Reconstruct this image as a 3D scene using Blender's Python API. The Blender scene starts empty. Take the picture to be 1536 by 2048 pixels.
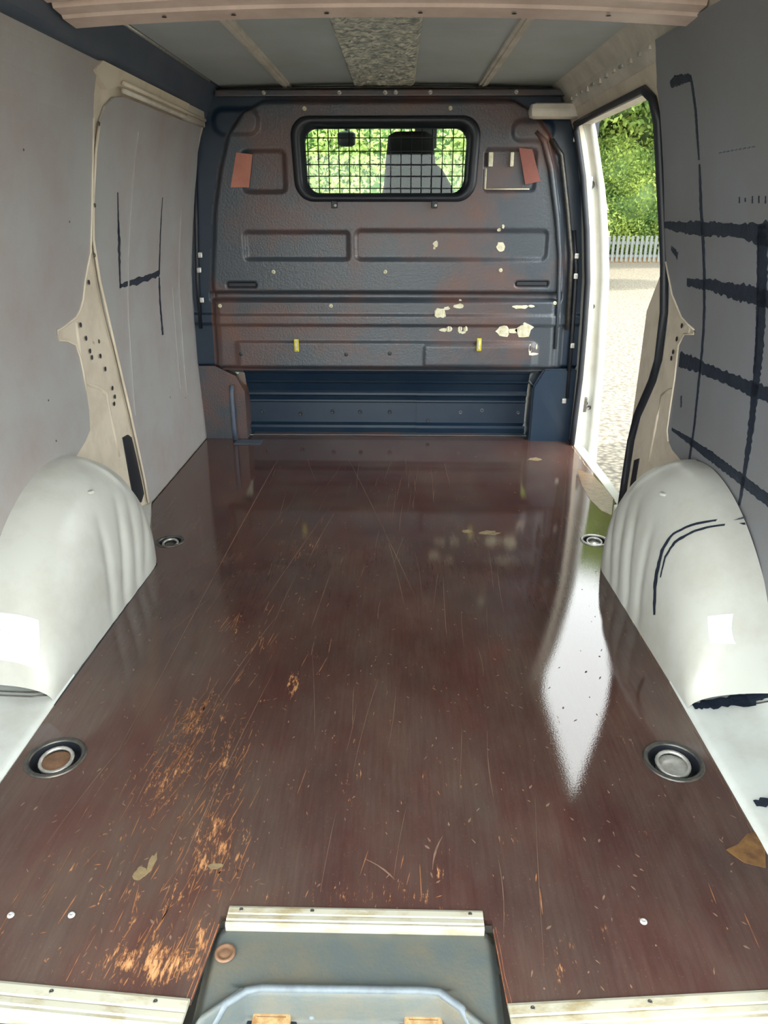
import bpy, bmesh, math, random
import numpy as np
from mathutils import Vector, Matrix, noise
from mathutils.geometry import tessellate_polygon
random.seed(7); rng = np.random.default_rng(7)
S = bpy.context.scene
C = S.collection

# ------------------------------------------------------------------ camera, sky, sun, exposure
cam = bpy.data.cameras.new('camera'); co = bpy.data.objects.new('camera', cam); C.objects.link(co)
d = Vector((32 / 1479, 604 / 1479, -1)).normalized()            # van axis (+Y) seen in camera space
zc = Vector((0, -d.z, d.y)).normalized(); zc = (zc - zc.dot(d) * d).normalized(); xc = d.cross(zc)
co.matrix_world = Matrix.Translation((.06, -.68, .978)) @ Matrix((xc, d, zc)).to_4x4()
cam.sensor_fit = 'VERTICAL'; cam.sensor_height = 36; cam.lens = 1479 / 2048 * 36; cam.clip_start = .02; cam.clip_end = 300
S.camera = co
w = bpy.data.worlds.new('sky'); S.world = w; w.use_nodes = True
bg = w.node_tree.nodes['Background']; bg.inputs[0].default_value = (.93, .98, .97, 1); bg.inputs[1].default_value = 1.0
sun = bpy.data.lights.new('sun', 'SUN'); sun.energy = 1.6; sun.angle = math.radians(3); sun.color = (1, .93, .8)
so = bpy.data.objects.new('sun', sun); C.objects.link(so)
so.rotation_euler = Vector((-.85, -.12, .95)).to_track_quat('Z', 'Y').to_euler()
S.view_settings.view_transform = 'Standard'; S.view_settings.look = 'None'; S.view_settings.gamma = 1
S.view_settings.use_curve_mapping = False
S.view_settings.exposure = 3.05
S.cycles.diffuse_bounces = 7

# ------------------------------------------------------------------ materials
def lin(c):
    return tuple((x / 255 / 12.92 if x / 255 <= .04045 else ((x / 255 + .055) / 1.055) ** 2.4) for x in c) + (1,)
MATS = {}
def mat(name, col, rough=.5, metal=0, col2=None, scale=8, lo=.4, hi=.65, bump=0, bscale=80, stretch=(1, 1, 1), spec=.5, coat=0, rough2=None, detail=6):
    m = bpy.data.materials.new(name); m.use_nodes = True; N = m.node_tree; n = N.nodes; p = n['Principled BSDF']
    p.inputs['Base Color'].default_value = lin(col); p.inputs['Roughness'].default_value = rough
    p.inputs['Metallic'].default_value = metal; p.inputs['Specular IOR Level'].default_value = spec
    p.inputs['Coat Weight'].default_value = coat; p.inputs['Coat Roughness'].default_value = .05
    tc = n.new('ShaderNodeTexCoord'); mp = n.new('ShaderNodeMapping'); mp.inputs['Scale'].default_value = stretch
    N.links.new(tc.outputs['Object'], mp.inputs['Vector'])
    if col2:
        nz = n.new('ShaderNodeTexNoise'); nz.inputs['Scale'].default_value = scale; nz.inputs['Detail'].default_value = detail
        nz.inputs['Roughness'].default_value = .65
        N.links.new(mp.outputs[0], nz.inputs['Vector'])
        r = n.new('ShaderNodeValToRGB'); r.color_ramp.elements[0].position = lo; r.color_ramp.elements[1].position = hi
        r.color_ramp.elements[0].color = lin(col); r.color_ramp.elements[1].color = lin(col2)
        N.links.new(nz.outputs[0], r.inputs[0]); N.links.new(r.outputs[0], p.inputs['Base Color'])
        if rough2 is not None:
            mr = n.new('ShaderNodeMapRange'); mr.inputs[1].default_value = lo; mr.inputs[2].default_value = hi
            mr.inputs[3].default_value = rough; mr.inputs[4].default_value = rough2
            N.links.new(nz.outputs[0], mr.inputs[0]); N.links.new(mr.outputs[0], p.inputs['Roughness'])
    if bump:
        nb = n.new('ShaderNodeTexNoise'); nb.inputs['Scale'].default_value = bscale; nb.inputs['Detail'].default_value = 3
        N.links.new(mp.outputs[0], nb.inputs['Vector'])
        b = n.new('ShaderNodeBump'); b.inputs['Strength'].default_value = bump; b.inputs['Distance'].default_value = .002
        N.links.new(nb.outputs[0], b.inputs['Height']); N.links.new(b.outputs[0], p.inputs['Normal'])
    MATS[name] = m
    return m
M_white = mat('white_body_paint', (194, 195, 188), .34, col2=(176, 174, 164), scale=5, lo=.45, hi=.75)
M_cream = mat('dusty_cream_paint', (218, 206, 186), .5, col2=(196, 184, 164), scale=7, lo=.45, hi=.7)
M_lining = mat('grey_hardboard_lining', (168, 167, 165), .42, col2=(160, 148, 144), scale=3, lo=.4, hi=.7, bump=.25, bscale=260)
M_lining_r = mat('shaded_hardboard_lining', (126, 128, 133), .45, col2=(120, 119, 119), scale=3, lo=.4, hi=.7, bump=.2, bscale=260)  # hardboard again, darkened in colour for the shade on the right side
M_rail = mat('dark_blue_grey_rail', (74, 84, 100), .5, col2=(84, 92, 104), scale=6)
M_bulk = mat('black_bulkhead_paint', (62, 69, 77), .34, col2=(104, 70, 57), scale=2.3, lo=.44, hi=.67, bump=.5, bscale=140, rough2=.42, spec=.6)  # brown noise paints the floor's reddish reflection into the black
M_blue = mat('dark_recess_blue', (20, 40, 60), .38, col2=(30, 48, 64), scale=4)  # darker blue for the footwell sheet, side channel and right foot box
M_rubber = mat('black_rubber', (26, 30, 38), .45, col2=(34, 37, 44), scale=10)
M_glue = mat('black_adhesive', (22, 32, 48), .6, col2=(36, 46, 60), scale=30, bump=.8, bscale=90)
M_roof = mat('grey_roof_panel', (186, 192, 194), .5, col2=(172, 180, 176), scale=3, lo=.4, hi=.7)
M_roofr = mat('pale_roof_frame', (214, 208, 196), .5, col2=(190, 184, 172), scale=9)
M_bow = mat('warm_lit_roof_bow', (226, 204, 190), .45, col2=(206, 184, 170), scale=8)  # pinkish tint paints warm bounce from the paving into the bow
M_steel = mat('pale_steel', (200, 200, 196), .35, .6, col2=(170, 168, 160), scale=60)
M_dsteel = mat('dull_dark_steel', (84, 86, 86), .4, .7, col2=(110, 104, 94), scale=50)
M_rust = mat('rusty_steel', (134, 102, 78), .6, .2, col2=(110, 82, 62), scale=60)
M_alu = mat('weathered_aluminium', (186, 184, 168), .45, .2, col2=(150, 134, 96), scale=16, lo=.5, hi=.72, stretch=(1, 2, 2))
M_gold = mat('yellow_zinc_striker', (222, 190, 140), .35, .5, col2=(180, 130, 80), scale=60)
M_plastic = mat('scuffed_black_plastic', (82, 90, 90), .48, col2=(104, 98, 82), scale=11, lo=.42, hi=.75, bump=.3, bscale=200)
M_plaslt = mat('greyed_plastic_ridge', (104, 114, 120), .5, col2=(88, 96, 102), scale=30)
M_brown = mat('brown_ply_edge', (168, 132, 84), .6, col2=(112, 78, 48), scale=30, stretch=(1, .3, 1))
M_orange = mat('salmon_pocket_light', (190, 122, 100), .5, col2=(176, 108, 88), scale=12)
M_redbr = mat('brown_red_pocket_light', (134, 74, 62), .5, col2=(122, 66, 54), scale=12)
M_chip = mat('bare_primer_white', (225, 222, 200), .6, col2=(200, 190, 150), scale=60)
M_yellow = mat('yellow_tag_plastic', (214, 200, 60), .5, col2=(190, 176, 40), scale=40)
M_screw = mat('zinc_screw', (206, 206, 206), .4, .3)
M_scr = mat('bare_wood_scratch', (158, 104, 64), .7, col2=(112, 72, 48), scale=40, lo=.35, hi=.65)
M_scr2 = mat('pale_scuff', (124, 98, 82), .7, col2=(104, 78, 64), scale=40)
M_stick = mat('white_sticker', (214, 218, 218), .5, col2=(196, 200, 200), scale=60)
M_foam = mat('crinkled_silver_foam', (232, 230, 210), .4, .1, col2=(136, 142, 140), scale=26, lo=.42, hi=.58, stretch=(1, 2, 1))
M_seat = mat('dark_seat_fabric', (22, 21, 26), .9, col2=(18, 17, 22), scale=6)
M_cab = mat('grey_cab_plastic', (92, 94, 96), .7, col2=(80, 82, 84), scale=10)
M_bark = mat('brown_bark', (92, 74, 56), .9, col2=(66, 52, 40), scale=10)
M_fence = mat('grey_fence_wood', (104, 108, 104), .7, col2=(88, 90, 86), scale=8)
M_fdark = mat('dark_fence_back', (96, 104, 108), .8)

def ground_mat():
    m = bpy.data.materials.new('pale_gravel'); m.use_nodes = True; N = m.node_tree; n = N.nodes; p = n['Principled BSDF']
    tc = n.new('ShaderNodeTexCoord')
    v = n.new('ShaderNodeTexVoronoi'); v.inputs['Scale'].default_value = 26; N.links.new(tc.outputs['Object'], v.inputs['Vector'])
    r = n.new('ShaderNodeValToRGB'); r.color_ramp.elements[0].position = .0; r.color_ramp.elements[1].position = .75
    r.color_ramp.elements[0].color = lin((122, 114, 98)); r.color_ramp.elements[1].color = lin((62, 57, 50))
    N.links.new(v.outputs['Distance'], r.inputs[0])
    z = n.new('ShaderNodeTexNoise'); z.inputs['Scale'].default_value = .35; N.links.new(tc.outputs['Object'], z.inputs['Vector'])
    mx = n.new('ShaderNodeMix'); mx.data_type = 'RGBA'; mx.blend_type = 'MULTIPLY'; mx.inputs[0].default_value = .5
    N.links.new(r.outputs[0], mx.inputs[6]); N.links.new(z.outputs[1], mx.inputs[7])
    N.links.new(r.outputs[0], p.inputs['Base Color'])
    p.inputs['Roughness'].default_value = .9
    b = n.new('ShaderNodeBump'); b.inputs['Distance'].default_value = .01; b.inputs['Strength'].default_value = .6; b.invert = True
    N.links.new(v.outputs['Distance'], b.inputs['Height']); N.links.new(b.outputs[0], p.inputs['Normal'])
    return m
M_ground = ground_mat()

def leaf_mat(name, c1, c2, tr=.45):
    m = bpy.data.materials.new(name); m.use_nodes = True; N = m.node_tree; n = N.nodes; p = n['Principled BSDF']
    tc = n.new('ShaderNodeTexCoord'); z = n.new('ShaderNodeTexNoise'); z.inputs['Scale'].default_value = .9; z.inputs['Detail'].default_value = 8
    N.links.new(tc.outputs['Object'], z.inputs['Vector'])
    r = n.new('ShaderNodeValToRGB'); r.color_ramp.elements[0].position = .35; r.color_ramp.elements[1].position = .65
    r.color_ramp.elements[0].color = lin(c1); r.color_ramp.elements[1].color = lin(c2)
    N.links.new(z.outputs[0], r.inputs[0]); N.links.new(r.outputs[0], p.inputs['Base Color'])
    p.inputs['Roughness'].default_value = .6; p.inputs['Specular IOR Level'].default_value = .25
    t = n.new('ShaderNodeBsdfTranslucent'); N.links.new(r.outputs[0], t.inputs[0])
    ms = n.new('ShaderNodeMixShader'); ms.inputs[0].default_value = tr
    N.links.new(p.outputs[0], ms.inputs[1]); N.links.new(t.outputs[0], ms.inputs[2]); N.links.new(ms.outputs[0], n['Material Output'].inputs[0])
    return m
M_leaf = leaf_mat('green_leaves', (86, 118, 62), (160, 176, 88))
M_leafy = leaf_mat('overexposed_green_leaves', (196, 204, 138), (228, 230, 168), .5)  # leaf colour paled to imitate overexposed daylight on the foliage ahead

def glass_mat():
    m = bpy.data.materials.new('thin_glass'); m.use_nodes = True; N = m.node_tree; n = N.nodes
    for x in list(n):
        if x.type == 'BSDF_PRINCIPLED': n.remove(x)
    t = n.new('ShaderNodeBsdfTransparent'); t.inputs[0].default_value = (.88, .95, .90, 1)
    g = n.new('ShaderNodeBsdfGlossy'); g.inputs['Roughness'].default_value = .02
    f = n.new('ShaderNodeFresnel'); f.inputs[0].default_value = 1.3
    ms = n.new('ShaderNodeMixShader'); N.links.new(f.outputs[0], ms.inputs[0]); N.links.new(t.outputs[0], ms.inputs[1]); N.links.new(g.outputs[0], ms.inputs[2])
    N.links.new(ms.outputs[0], n['Material Output'].inputs[0])
    return m
M_glass = glass_mat()

def ply_mat():
    m = bpy.data.materials.new('brown_phenolic_ply'); m.use_nodes = True; N = m.node_tree; n = N.nodes; p = n['Principled BSDF']; L = N.links.new
    tc = n.new('ShaderNodeTexCoord')
    def nz(scale, det, st=(1, 1, 1)):
        mp = n.new('ShaderNodeMapping'); mp.inputs['Scale'].default_value = st; L(tc.outputs['Object'], mp.inputs['Vector'])
        z = n.new('ShaderNodeTexNoise'); z.inputs['Scale'].default_value = scale; z.inputs['Detail'].default_value = det; z.inputs['Roughness'].default_value = .7
        L(mp.outputs[0], z.inputs['Vector']); return z
    def ramp(src, a, b, c1, c2):
        r = n.new('ShaderNodeValToRGB'); r.color_ramp.elements[0].position = a; r.color_ramp.elements[1].position = b
        r.color_ramp.elements[0].color = c1; r.color_ramp.elements[1].color = c2; L(src, r.inputs[0]); return r
    a = ramp(nz(3, 7, (1.8, .7, 1)).outputs[0], .38, .64, lin((76, 51, 46)), lin((82, 69, 62)))
    st_ = ramp(nz(150, 4, (1, .05, 1)).outputs[0], .3, .7, (.86, .85, .86, 1), (1.16, 1.14, 1.14, 1)); bl = ramp(nz(1.7, 3, (1, .8, 1)).outputs[0], .38, .62, (.80, .80, .84, 1), (1.2, 1.16, 1.12, 1))
    for q in (st_, bl):
        mm = n.new('ShaderNodeMix'); mm.data_type = 'RGBA'; mm.blend_type = 'MULTIPLY'; mm.inputs[0].default_value = 1; mm.clamp_result = False; L(a.outputs[0] if hasattr(a, 'color_ramp') else a.outputs[2], mm.inputs[6]); L(q.outputs[0], mm.inputs[7]); a = mm
    W_, B_ = (1, 1, 1, 1), (0, 0, 0, 1)
    def mth(op, x, y):
        q = n.new('ShaderNodeMath'); q.operation = op
        for k, v in enumerate((x, y)):
            if isinstance(v, (int, float)): q.inputs[k].default_value = v
            else: L(v, q.inputs[k])
        return q.outputs[0]
    # worn places: centre, radii, strength
    wear = None
    for cx, cy, rx, ry, st in ((-.355, .56, .050, .16, 1.0), (-.365, .40, .085, .16, .85), (-.27, .45, .10, .26, .62), (-.24, .235, .09, .12, .95), (-.30, .14, .14, .10, .62), (-.285, .035, .13, .055, 1.15), (-.345, .94, .055, .13, .55),
                               (-.28, .85, .07, .20, .5), (-.13, .78, .03, .20, .6), (-.22, 1.42, .11, .28, .42), (.0, .155, .26, .05, .6), (-.42, .13, .14, .2, .25), (.05, .5, .5, .6, .18), (.1, 1.9, .45, .45, .16), (.30, .05, .05, .10, .6), (.45, .55, .3, .5, .14), (.12, .22, .10, .12, .45), (-.02, .42, .04, .2, .5), (-.17, .70, .03, .1, .8), (.2, .1, .3, .08, .35), (-.45, .3, .16, .3, .22), (-.215, .06, .025, .09, 1.0)):
        vm = n.new('ShaderNodeVectorMath'); vm.operation = 'SUBTRACT'; vm.inputs[1].default_value = (cx, cy, 0); L(tc.outputs['Object'], vm.inputs[0])
        vs_ = n.new('ShaderNodeVectorMath'); vs_.operation = 'MULTIPLY'; vs_.inputs[1].default_value = (1 / rx, 1 / ry, 0); L(vm.outputs[0], vs_.inputs[0])
        ln = n.new('ShaderNodeVectorMath'); ln.operation = 'LENGTH'; L(vs_.outputs[0], ln.inputs[0])
        mr = n.new('ShaderNodeMapRange'); mr.interpolation_type = 'SMOOTHSTEP'; mr.inputs[1].default_value = 1.15; mr.inputs[2].default_value = 0; mr.inputs[3].default_value = 0; mr.inputs[4].default_value = st
        L(ln.outputs['Value'], mr.inputs[0]); wear = mr.outputs[0] if wear is None else mth('MAXIMUM', wear, mr.outputs[0])
    n1, n2, n3 = nz(48, 9, (1.35, .34, 1)), nz(170, 5, (1.3, .26, 1)), nz(9, 3, (1, .6, 1))
    mixn = mth('ADD', mth('MULTIPLY', n1.outputs[0], .50), mth('ADD', mth('MULTIPLY', n2.outputs[0], .38), mth('MULTIPLY', n3.outputs[0], .12)))
    thr = mth('SUBTRACT', .608, mth('MULTIPLY', wear, .128))
    lev = mth('MULTIPLY', mth('SUBTRACT', mixn, thr), 17)
    wm = n.new('ShaderNodeClamp'); L(lev, wm.inputs[0])
    wcol = ramp(mth('MULTIPLY', lev, .45), .0, 1.0, lin((136, 84, 48)), lin((214, 162, 112)))
    mx = n.new('ShaderNodeMix'); mx.data_type = 'RGBA'; L(wm.outputs[0], mx.inputs[0]); L(a.outputs[2], mx.inputs[6]); L(wcol.outputs[0], mx.inputs[7])
    dust = ramp(nz(220, 2).outputs[0], .64, .74, B_, W_)
    m3 = mth('MULTIPLY', dust.outputs[0], .25)
    mx2 = n.new('ShaderNodeMix'); mx2.data_type = 'RGBA'; L(m3, mx2.inputs[0]); L(mx.outputs[2], mx2.inputs[6]); mx2.inputs[7].default_value = lin((142, 118, 100))
    L(mx2.outputs[2], p.inputs['Base Color'])
    rr = n.new('ShaderNodeMapRange'); rr.inputs[1].default_value = .4; rr.inputs[2].default_value = .7; rr.inputs[3].default_value = .022; rr.inputs[4].default_value = .05
    L(nz(5, 5).outputs[0], rr.inputs[0]); L(mth('ADD', rr.outputs[0], mth('MULTIPLY', wm.outputs[0], .5)), p.inputs['Roughness'])
    p.inputs['IOR'].default_value = 1.62
    b = n.new('ShaderNodeBump'); b.inputs['Strength'].default_value = .05; b.inputs['Distance'].default_value = .001
    L(nz(260, 2).outputs[0], b.inputs['Height']); L(b.outputs[0], p.inputs['Normal'])
    return m
M_ply = ply_mat()

# ------------------------------------------------------------------ helpers
def link(name, me, m=None, parent=None, smooth=False):
    o = bpy.data.objects.new(name, me); C.objects.link(o)
    if m: me.materials.append(m)
    if smooth:
        for p in me.polygons: p.use_smooth = True
    if parent: o.parent = parent
    return o
def obj(name, bm, m, parent=None, smooth=False):
    me = bpy.data.meshes.new(name); bmesh.ops.recalc_face_normals(bm, faces=bm.faces[:]); bm.to_mesh(me); bm.free()
    return link(name, me, m, parent, smooth)
def pyd(name, v, f, m, parent=None, smooth=False):
    me = bpy.data.meshes.new(name); me.from_pydata([tuple(map(float, p)) for p in v], [], f); me.update()
    return link(name, me, m, parent, smooth)
def thing(name, label, cat, loc=(0, 0, 0), group=None):
    o = bpy.data.objects.new(name, None); C.objects.link(o); o.location = loc; o.empty_display_size = .05
    return tag(o, label, cat, group)
def tag(o, label, cat, group=None):
    o['label'] = label; o['category'] = cat
    if group: o['group'] = group
    return o
def struct(o, label=None, cat=None):
    o['kind'] = 'structure'
    if label: o['label'] = label
    if cat: o['category'] = cat
    return o
def box(bm, x0, x1, y0, y1, z0, z1, bev=0):
    r = bmesh.ops.create_cube(bm, size=1); vs = r['verts']
    for v in vs: v.co = Vector((x0 + (v.co.x + .5) * (x1 - x0), y0 + (v.co.y + .5) * (y1 - y0), z0 + (v.co.z + .5) * (z1 - z0)))
    if bev:
        es = list({e for v in vs for e in v.link_edges})
        bmesh.ops.bevel(bm, geom=es, offset=bev, segments=2, profile=.6, affect='EDGES')
def boxo(name, x0, x1, y0, y1, z0, z1, m, parent=None, bev=0):
    bm = bmesh.new(); box(bm, min(x0, x1), max(x0, x1), min(y0, y1), max(y0, y1), min(z0, z1), max(z0, z1), bev)
    return obj(name, bm, m, parent)
def tube(name, pts, r, m, parent=None, n=8, cyclic=False, bm=None):
    own = bm is None
    if own: bm = bmesh.new()
    pts = [Vector(p) for p in pts]; K = len(pts); rings = []
    for i, p in enumerate(pts):
        a = pts[(i - 1) % K] if (cyclic or i > 0) else p; b = pts[(i + 1) % K] if (cyclic or i < K - 1) else p
        t = (b - a).normalized(); up = Vector((0, 0, 1)) if abs(t.z) < .9 else Vector((1, 0, 0))
        u = t.cross(up).normalized(); v = t.cross(u).normalized(); rr = r[i] if isinstance(r, (list, tuple)) else r
        rings.append([bm.verts.new(p + rr * (math.cos(2 * math.pi * k / n) * u + math.sin(2 * math.pi * k / n) * v)) for k in range(n)])
    for i in range(K if cyclic else K - 1):
        A, B = rings[i], rings[(i + 1) % K]
        for k in range(n): bm.faces.new((A[k], A[(k + 1) % n], B[(k + 1) % n], B[k]))
    if not cyclic: bm.faces.new(rings[0][::-1]); bm.faces.new(rings[-1])
    if own: return obj(name, bm, m, parent, True)
def lathe(name, prof, m, parent=None, n=28, loc=(0, 0, 0), axis='Z'):
    """prof: (radius, height) pairs turned about an axis"""
    bm = bmesh.new(); rings = []
    for r, h in prof:
        ring = []
        for k in range(n):
            a = 2 * math.pi * k / n; x, y = r * math.cos(a), r * math.sin(a)
            q = {'Z': (x, y, h), 'Y': (x, -h, y), 'X': (h, x, y)}[axis]
            ring.append(bm.verts.new(Vector(q) + Vector(loc)))
        rings.append(ring)
    for A, B in zip(rings, rings[1:]):
        for k in range(n): bm.faces.new((A[k], A[(k + 1) % n], B[(k + 1) % n], B[k]))
    bmesh.ops.remove_doubles(bm, verts=bm.verts[:], dist=1e-6)
    return obj(name, bm, m, parent, True)
SCREWMESH = {}
def screw(parent, loc, r=.006, axis='Z', m=None, name='screw', sgn=1):
    m = m or M_screw; key = (r, axis, m.name, sgn)
    if key not in SCREWMESH:
        o = lathe(name, [(r, 0), (r * .85, sgn * r * .35), (r * .35, sgn * r * .5), (r * .3, sgn * r * .25), (.0001, sgn * r * .25)], m, parent, 12, (0, 0, 0), axis)
        SCREWMESH[key] = o.data
    else:
        o = bpy.data.objects.new(name, SCREWMESH[key]); C.objects.link(o); o.parent = parent
    o.location = loc
    return o
def grid(name, P, m, parent=None, keep=None, smooth=True):
    """P: (nu, nv, 3) array of points"""
    nu, nv = P.shape[:2]; v = P.reshape(-1, 3)
    f = [(i * nv + j, (i + 1) * nv + j, (i + 1) * nv + j + 1, i * nv + j + 1) for i in range(nu - 1) for j in range(nv - 1) if keep is None or keep[i, j]]
    return pyd(name, v, f, m, parent, smooth)
def sstep(a, b, x):
    t = np.clip((x - a) / (b - a), 0, 1); return t * t * (3 - 2 * t)
def rbox(x, z, x0, x1, z0, z1, r):
    """signed distance to a rounded rectangle, negative inside"""
    cx, cz, hx, hz = (x0 + x1) / 2, (z0 + z1) / 2, (x1 - x0) / 2 - r, (z1 - z0) / 2 - r
    qx, qz = np.abs(x - cx) - hx, np.abs(z - cz) - hz
    return np.hypot(np.maximum(qx, 0), np.maximum(qz, 0)) + np.minimum(np.maximum(qx, qz), 0) - r

# side wall of the load bay: half width as a function of height
WZ = [(-.7, .84), (0, .84), (.35, .85), (.7, .84), (.9, .815), (1.1, .78), (1.25, .745), (1.4, .67), (1.6, .5)]
_z = np.linspace(-.7, 1.6, 231); _w = np.interp(_z, [a for a, b in WZ], [b for a, b in WZ])
_w = np.convolve(np.pad(_w, 6, mode='edge'), np.ones(13) / 13, 'valid'); _z, _w = _z[::5], _w[::5]   # knots every 5 cm
def W(z, side): return float(np.interp(z, _z, _w)) - (.015 if side < 0 else 0)
def on_wall(name, poly, side, off, thick, m, parent=None, step=.05):
    """a sheet cut to the (y, z) outline, following the curved side wall; off > 0 stands proud into the van"""
    bm = bmesh.new(); vs = [bm.verts.new((0, y, z)) for y, z in poly]
    for t in tessellate_polygon([[Vector((y, z, 0)) for y, z in poly]]): bm.faces.new([vs[i] for i in t])
    zs = [p[1] for p in poly]; z = math.floor(min(zs) / step) * step + step
    while z < max(zs):
        bmesh.ops.bisect_plane(bm, geom=bm.verts[:] + bm.edges[:] + bm.faces[:], plane_co=(0, 0, z), plane_no=(0, 0, 1)); z += step
    ex = bmesh.ops.extrude_face_region(bm, geom=bm.faces[:]); back = {v for v in ex['geom'] if isinstance(v, bmesh.types.BMVert)}
    for v in bm.verts:
        v.co.x = side * (W(v.co.z, side) - off + (thick if v in back else 0))
    return obj(name, bm, m, parent)
def ragged(pts, widths, n=26, amp=.25, seed=0, spl=0):
    """outline of a torn strip along pts"""
    r = random.Random(seed); L = [0]
    for a, b in zip(pts, pts[1:]): L.append(L[-1] + math.dist(a, b))
    up, dn = [], []
    for i in range(n + 1):
        s = L[-1] * i / n
        x = float(np.interp(s, L, [p[0] for p in pts])); y = float(np.interp(s, L, [p[1] for p in pts])); wd = float(np.interp(s, L, widths))
        s2 = min(s + .01, L[-1]); s1 = max(s - .01, 0)
        tx = float(np.interp(s2, L, [p[0] for p in pts])) - float(np.interp(s1, L, [p[0] for p in pts])); ty = float(np.interp(s2, L, [p[1] for p in pts])) - float(np.interp(s1, L, [p[1] for p in pts]))
        q = math.hypot(tx, ty) or 1; nx, ny = -ty / q, tx / q
        a = wd / 2 * (1 + amp * r.uniform(-1, 1)); b = wd / 2 * (1 + amp * r.uniform(-1, 1))
        up.append((x + nx * a, y + ny * a)); dn.append((x - nx * b, y - ny * b))
    return up + dn[::-1]
def rrect(x0, x1, z0, z1, r, n=8, tp=0):
    out = []
    for cx, cz, a0 in ((x1 - r, z1 - r, 0), (x0 + r, z1 - r, 90), (x0 + r, z0 + r, 180), (x1 - r, z0 + r, 270)):
        for k in range(n + 1):
            a = math.radians(a0 + 90 * k / n); z = cz + r * math.sin(a); x = cx + r * math.cos(a)
            out.append((x * (1 - tp * (z1 - z)), z))
    return out

# ------------------------------------------------------------------ floor: brown ply with four round holes
PLY = [(-.826, 2.66), (.845, 2.66), (.85, 1.85), (.77, 1.572), (.737, 1.453), (.672, 1.31), (.672, .35), (.675, .262), (.680, .025),
       (.568, .014), (.212, -.014), (.205, .112), (-.200, .112), (-.213, -.016), (-.479, .002), (-.675, .022), (-.668, .40), (-.668, .61),
       (-.655, 1.284), (-.712, 1.425), (-.757, 1.542), (-.826, 1.788)]
HOLES = [(-.596, .449, .050), (.592, .462, .050), (-.664, 1.452, .038), (.690, 1.488, .038)]
def filled(name, loops, z, thick, m, parent=None):
    cu = bpy.data.curves.new(name, 'CURVE'); cu.dimensions = '2D'; cu.fill_mode = 'BOTH'; cu.extrude = thick / 2
    for lp in loops:
        s = cu.splines.new('POLY'); s.points.add(len(lp) - 1); s.use_cyclic_u = True
        for p, q in zip(s.points, lp): p.co = (q[0], q[1], 0, 1)
    t = bpy.data.objects.new('t', cu); C.objects.link(t)
    me = bpy.data.meshes.new_from_object(t.evaluated_get(bpy.context.evaluated_depsgraph_get())); bpy.data.objects.remove(t)
    me.transform(Matrix.Translation((0, 0, z - thick / 2))); me.materials.clear(); me.name = name
    return link(name, me, m, parent)
floor = filled('floor', [PLY] + [[(x + r * math.cos(a * math.pi / 16), y + r * math.sin(a * math.pi / 16)) for a in range(32)] for x, y, r in HOLES], 0, .012, M_ply)
struct(floor)
base = boxo('metal_deck', -.82, .83, .13, 2.78, -.05, -.026, M_white, floor)
# bare edges of the ply sheet
def edge_strip(a, b, wd, m=M_brown, z=.0004):
    a, b = Vector((*a, 0)), Vector((*b, 0)); t = (b - a).normalized(); nrm = Vector((-t.y, t.x, 0)) * wd
    n = max(3, int((b - a).length / .03)); bm = bmesh.new(); A = []; B = []
    for i in range(n + 1):
        p = a.lerp(b, i / n); k = 1 + random.uniform(-.3, .3)
        A.append(bm.verts.new(p + Vector((0, 0, z - .004)))); B.append(bm.verts.new(p + nrm * k + Vector((0, 0, z))))
    for i in range(n): bm.faces.new((A[i], A[i + 1], B[i + 1], B[i]))
    return obj('bare_edge', bm, m, floor)
M_edgep = mat('pale_ply_edge', (214, 198, 160), .6, col2=(190, 160, 110), scale=30)
edge_strip((.672, .28), (.672, 1.30), .009); edge_strip((.851, 1.85), (.846, 2.60), .012, M_edgep)
edge_strip((-.655, 1.28), (-.668, .61), -.004, M_rubber); edge_strip((-.668, .61), (-.673, .1), -.006, M_brown)
edge_strip((-.826, 1.80), (-.826, 2.6), -.004, M_rubber)
edge_strip((-.200, .10), (-.212, -.014), -.008, mat('orange_ply_edge', (190, 116, 72), .7, col2=(120, 70, 44), scale=40)); edge_strip((.205, .10), (.211, -.012), .005, MATS['orange_ply_edge'])
for x, y in ((-.515, .106), (-.424, .108), (.4295, .114)): screw(floor, (x, y, 0), .0055)
# wear and scratches: bare wood showing through, flat marks
def scratch_set(name, items, m, z):
    V, F = [], []
    for (x, y, ln, wd, ang, bend) in items:
        n = 5 if ln > .05 else 3; ca, sa = math.cos(ang), math.sin(ang); b0 = len(V)
        for i in range(n + 1):
            s = (i / n - .5) * ln; o = bend * (4 * (i / n - .5) ** 2 - 1); px, py = x + sa * s + ca * o, y + ca * s - sa * o
            k = wd / 2 * (random.uniform(.4, 1.2) if 0 < i < n else .15)
            V += [(px + ca * k, py - sa * k, z), (px - ca * k, py + sa * k, z)]
        F += [(b0 + 2 * i, b0 + 2 * i + 1, b0 + 2 * i + 3, b0 + 2 * i + 2) for i in range(n)]
    def ok(p):
        lim = np.interp(p[1], [.1, 1.28, 1.54, 1.79], [.655, .645, .74, .81])
        return abs(p[0]) < lim and .0 < p[1] < 2.62 and not (abs(p[0]) < .215 and p[1] < .128) and all(math.hypot(p[0] - h[0], p[1] - h[1]) > h[2] + .02 for h in HOLES)
    F = [f for f in F if all(ok(V[i]) for i in f)]
    o = pyd(name, V, F, m, floor); o['kind'] = 'stuff'; return o
R = random.Random(11); big, pale, fine = [], [], []
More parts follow.
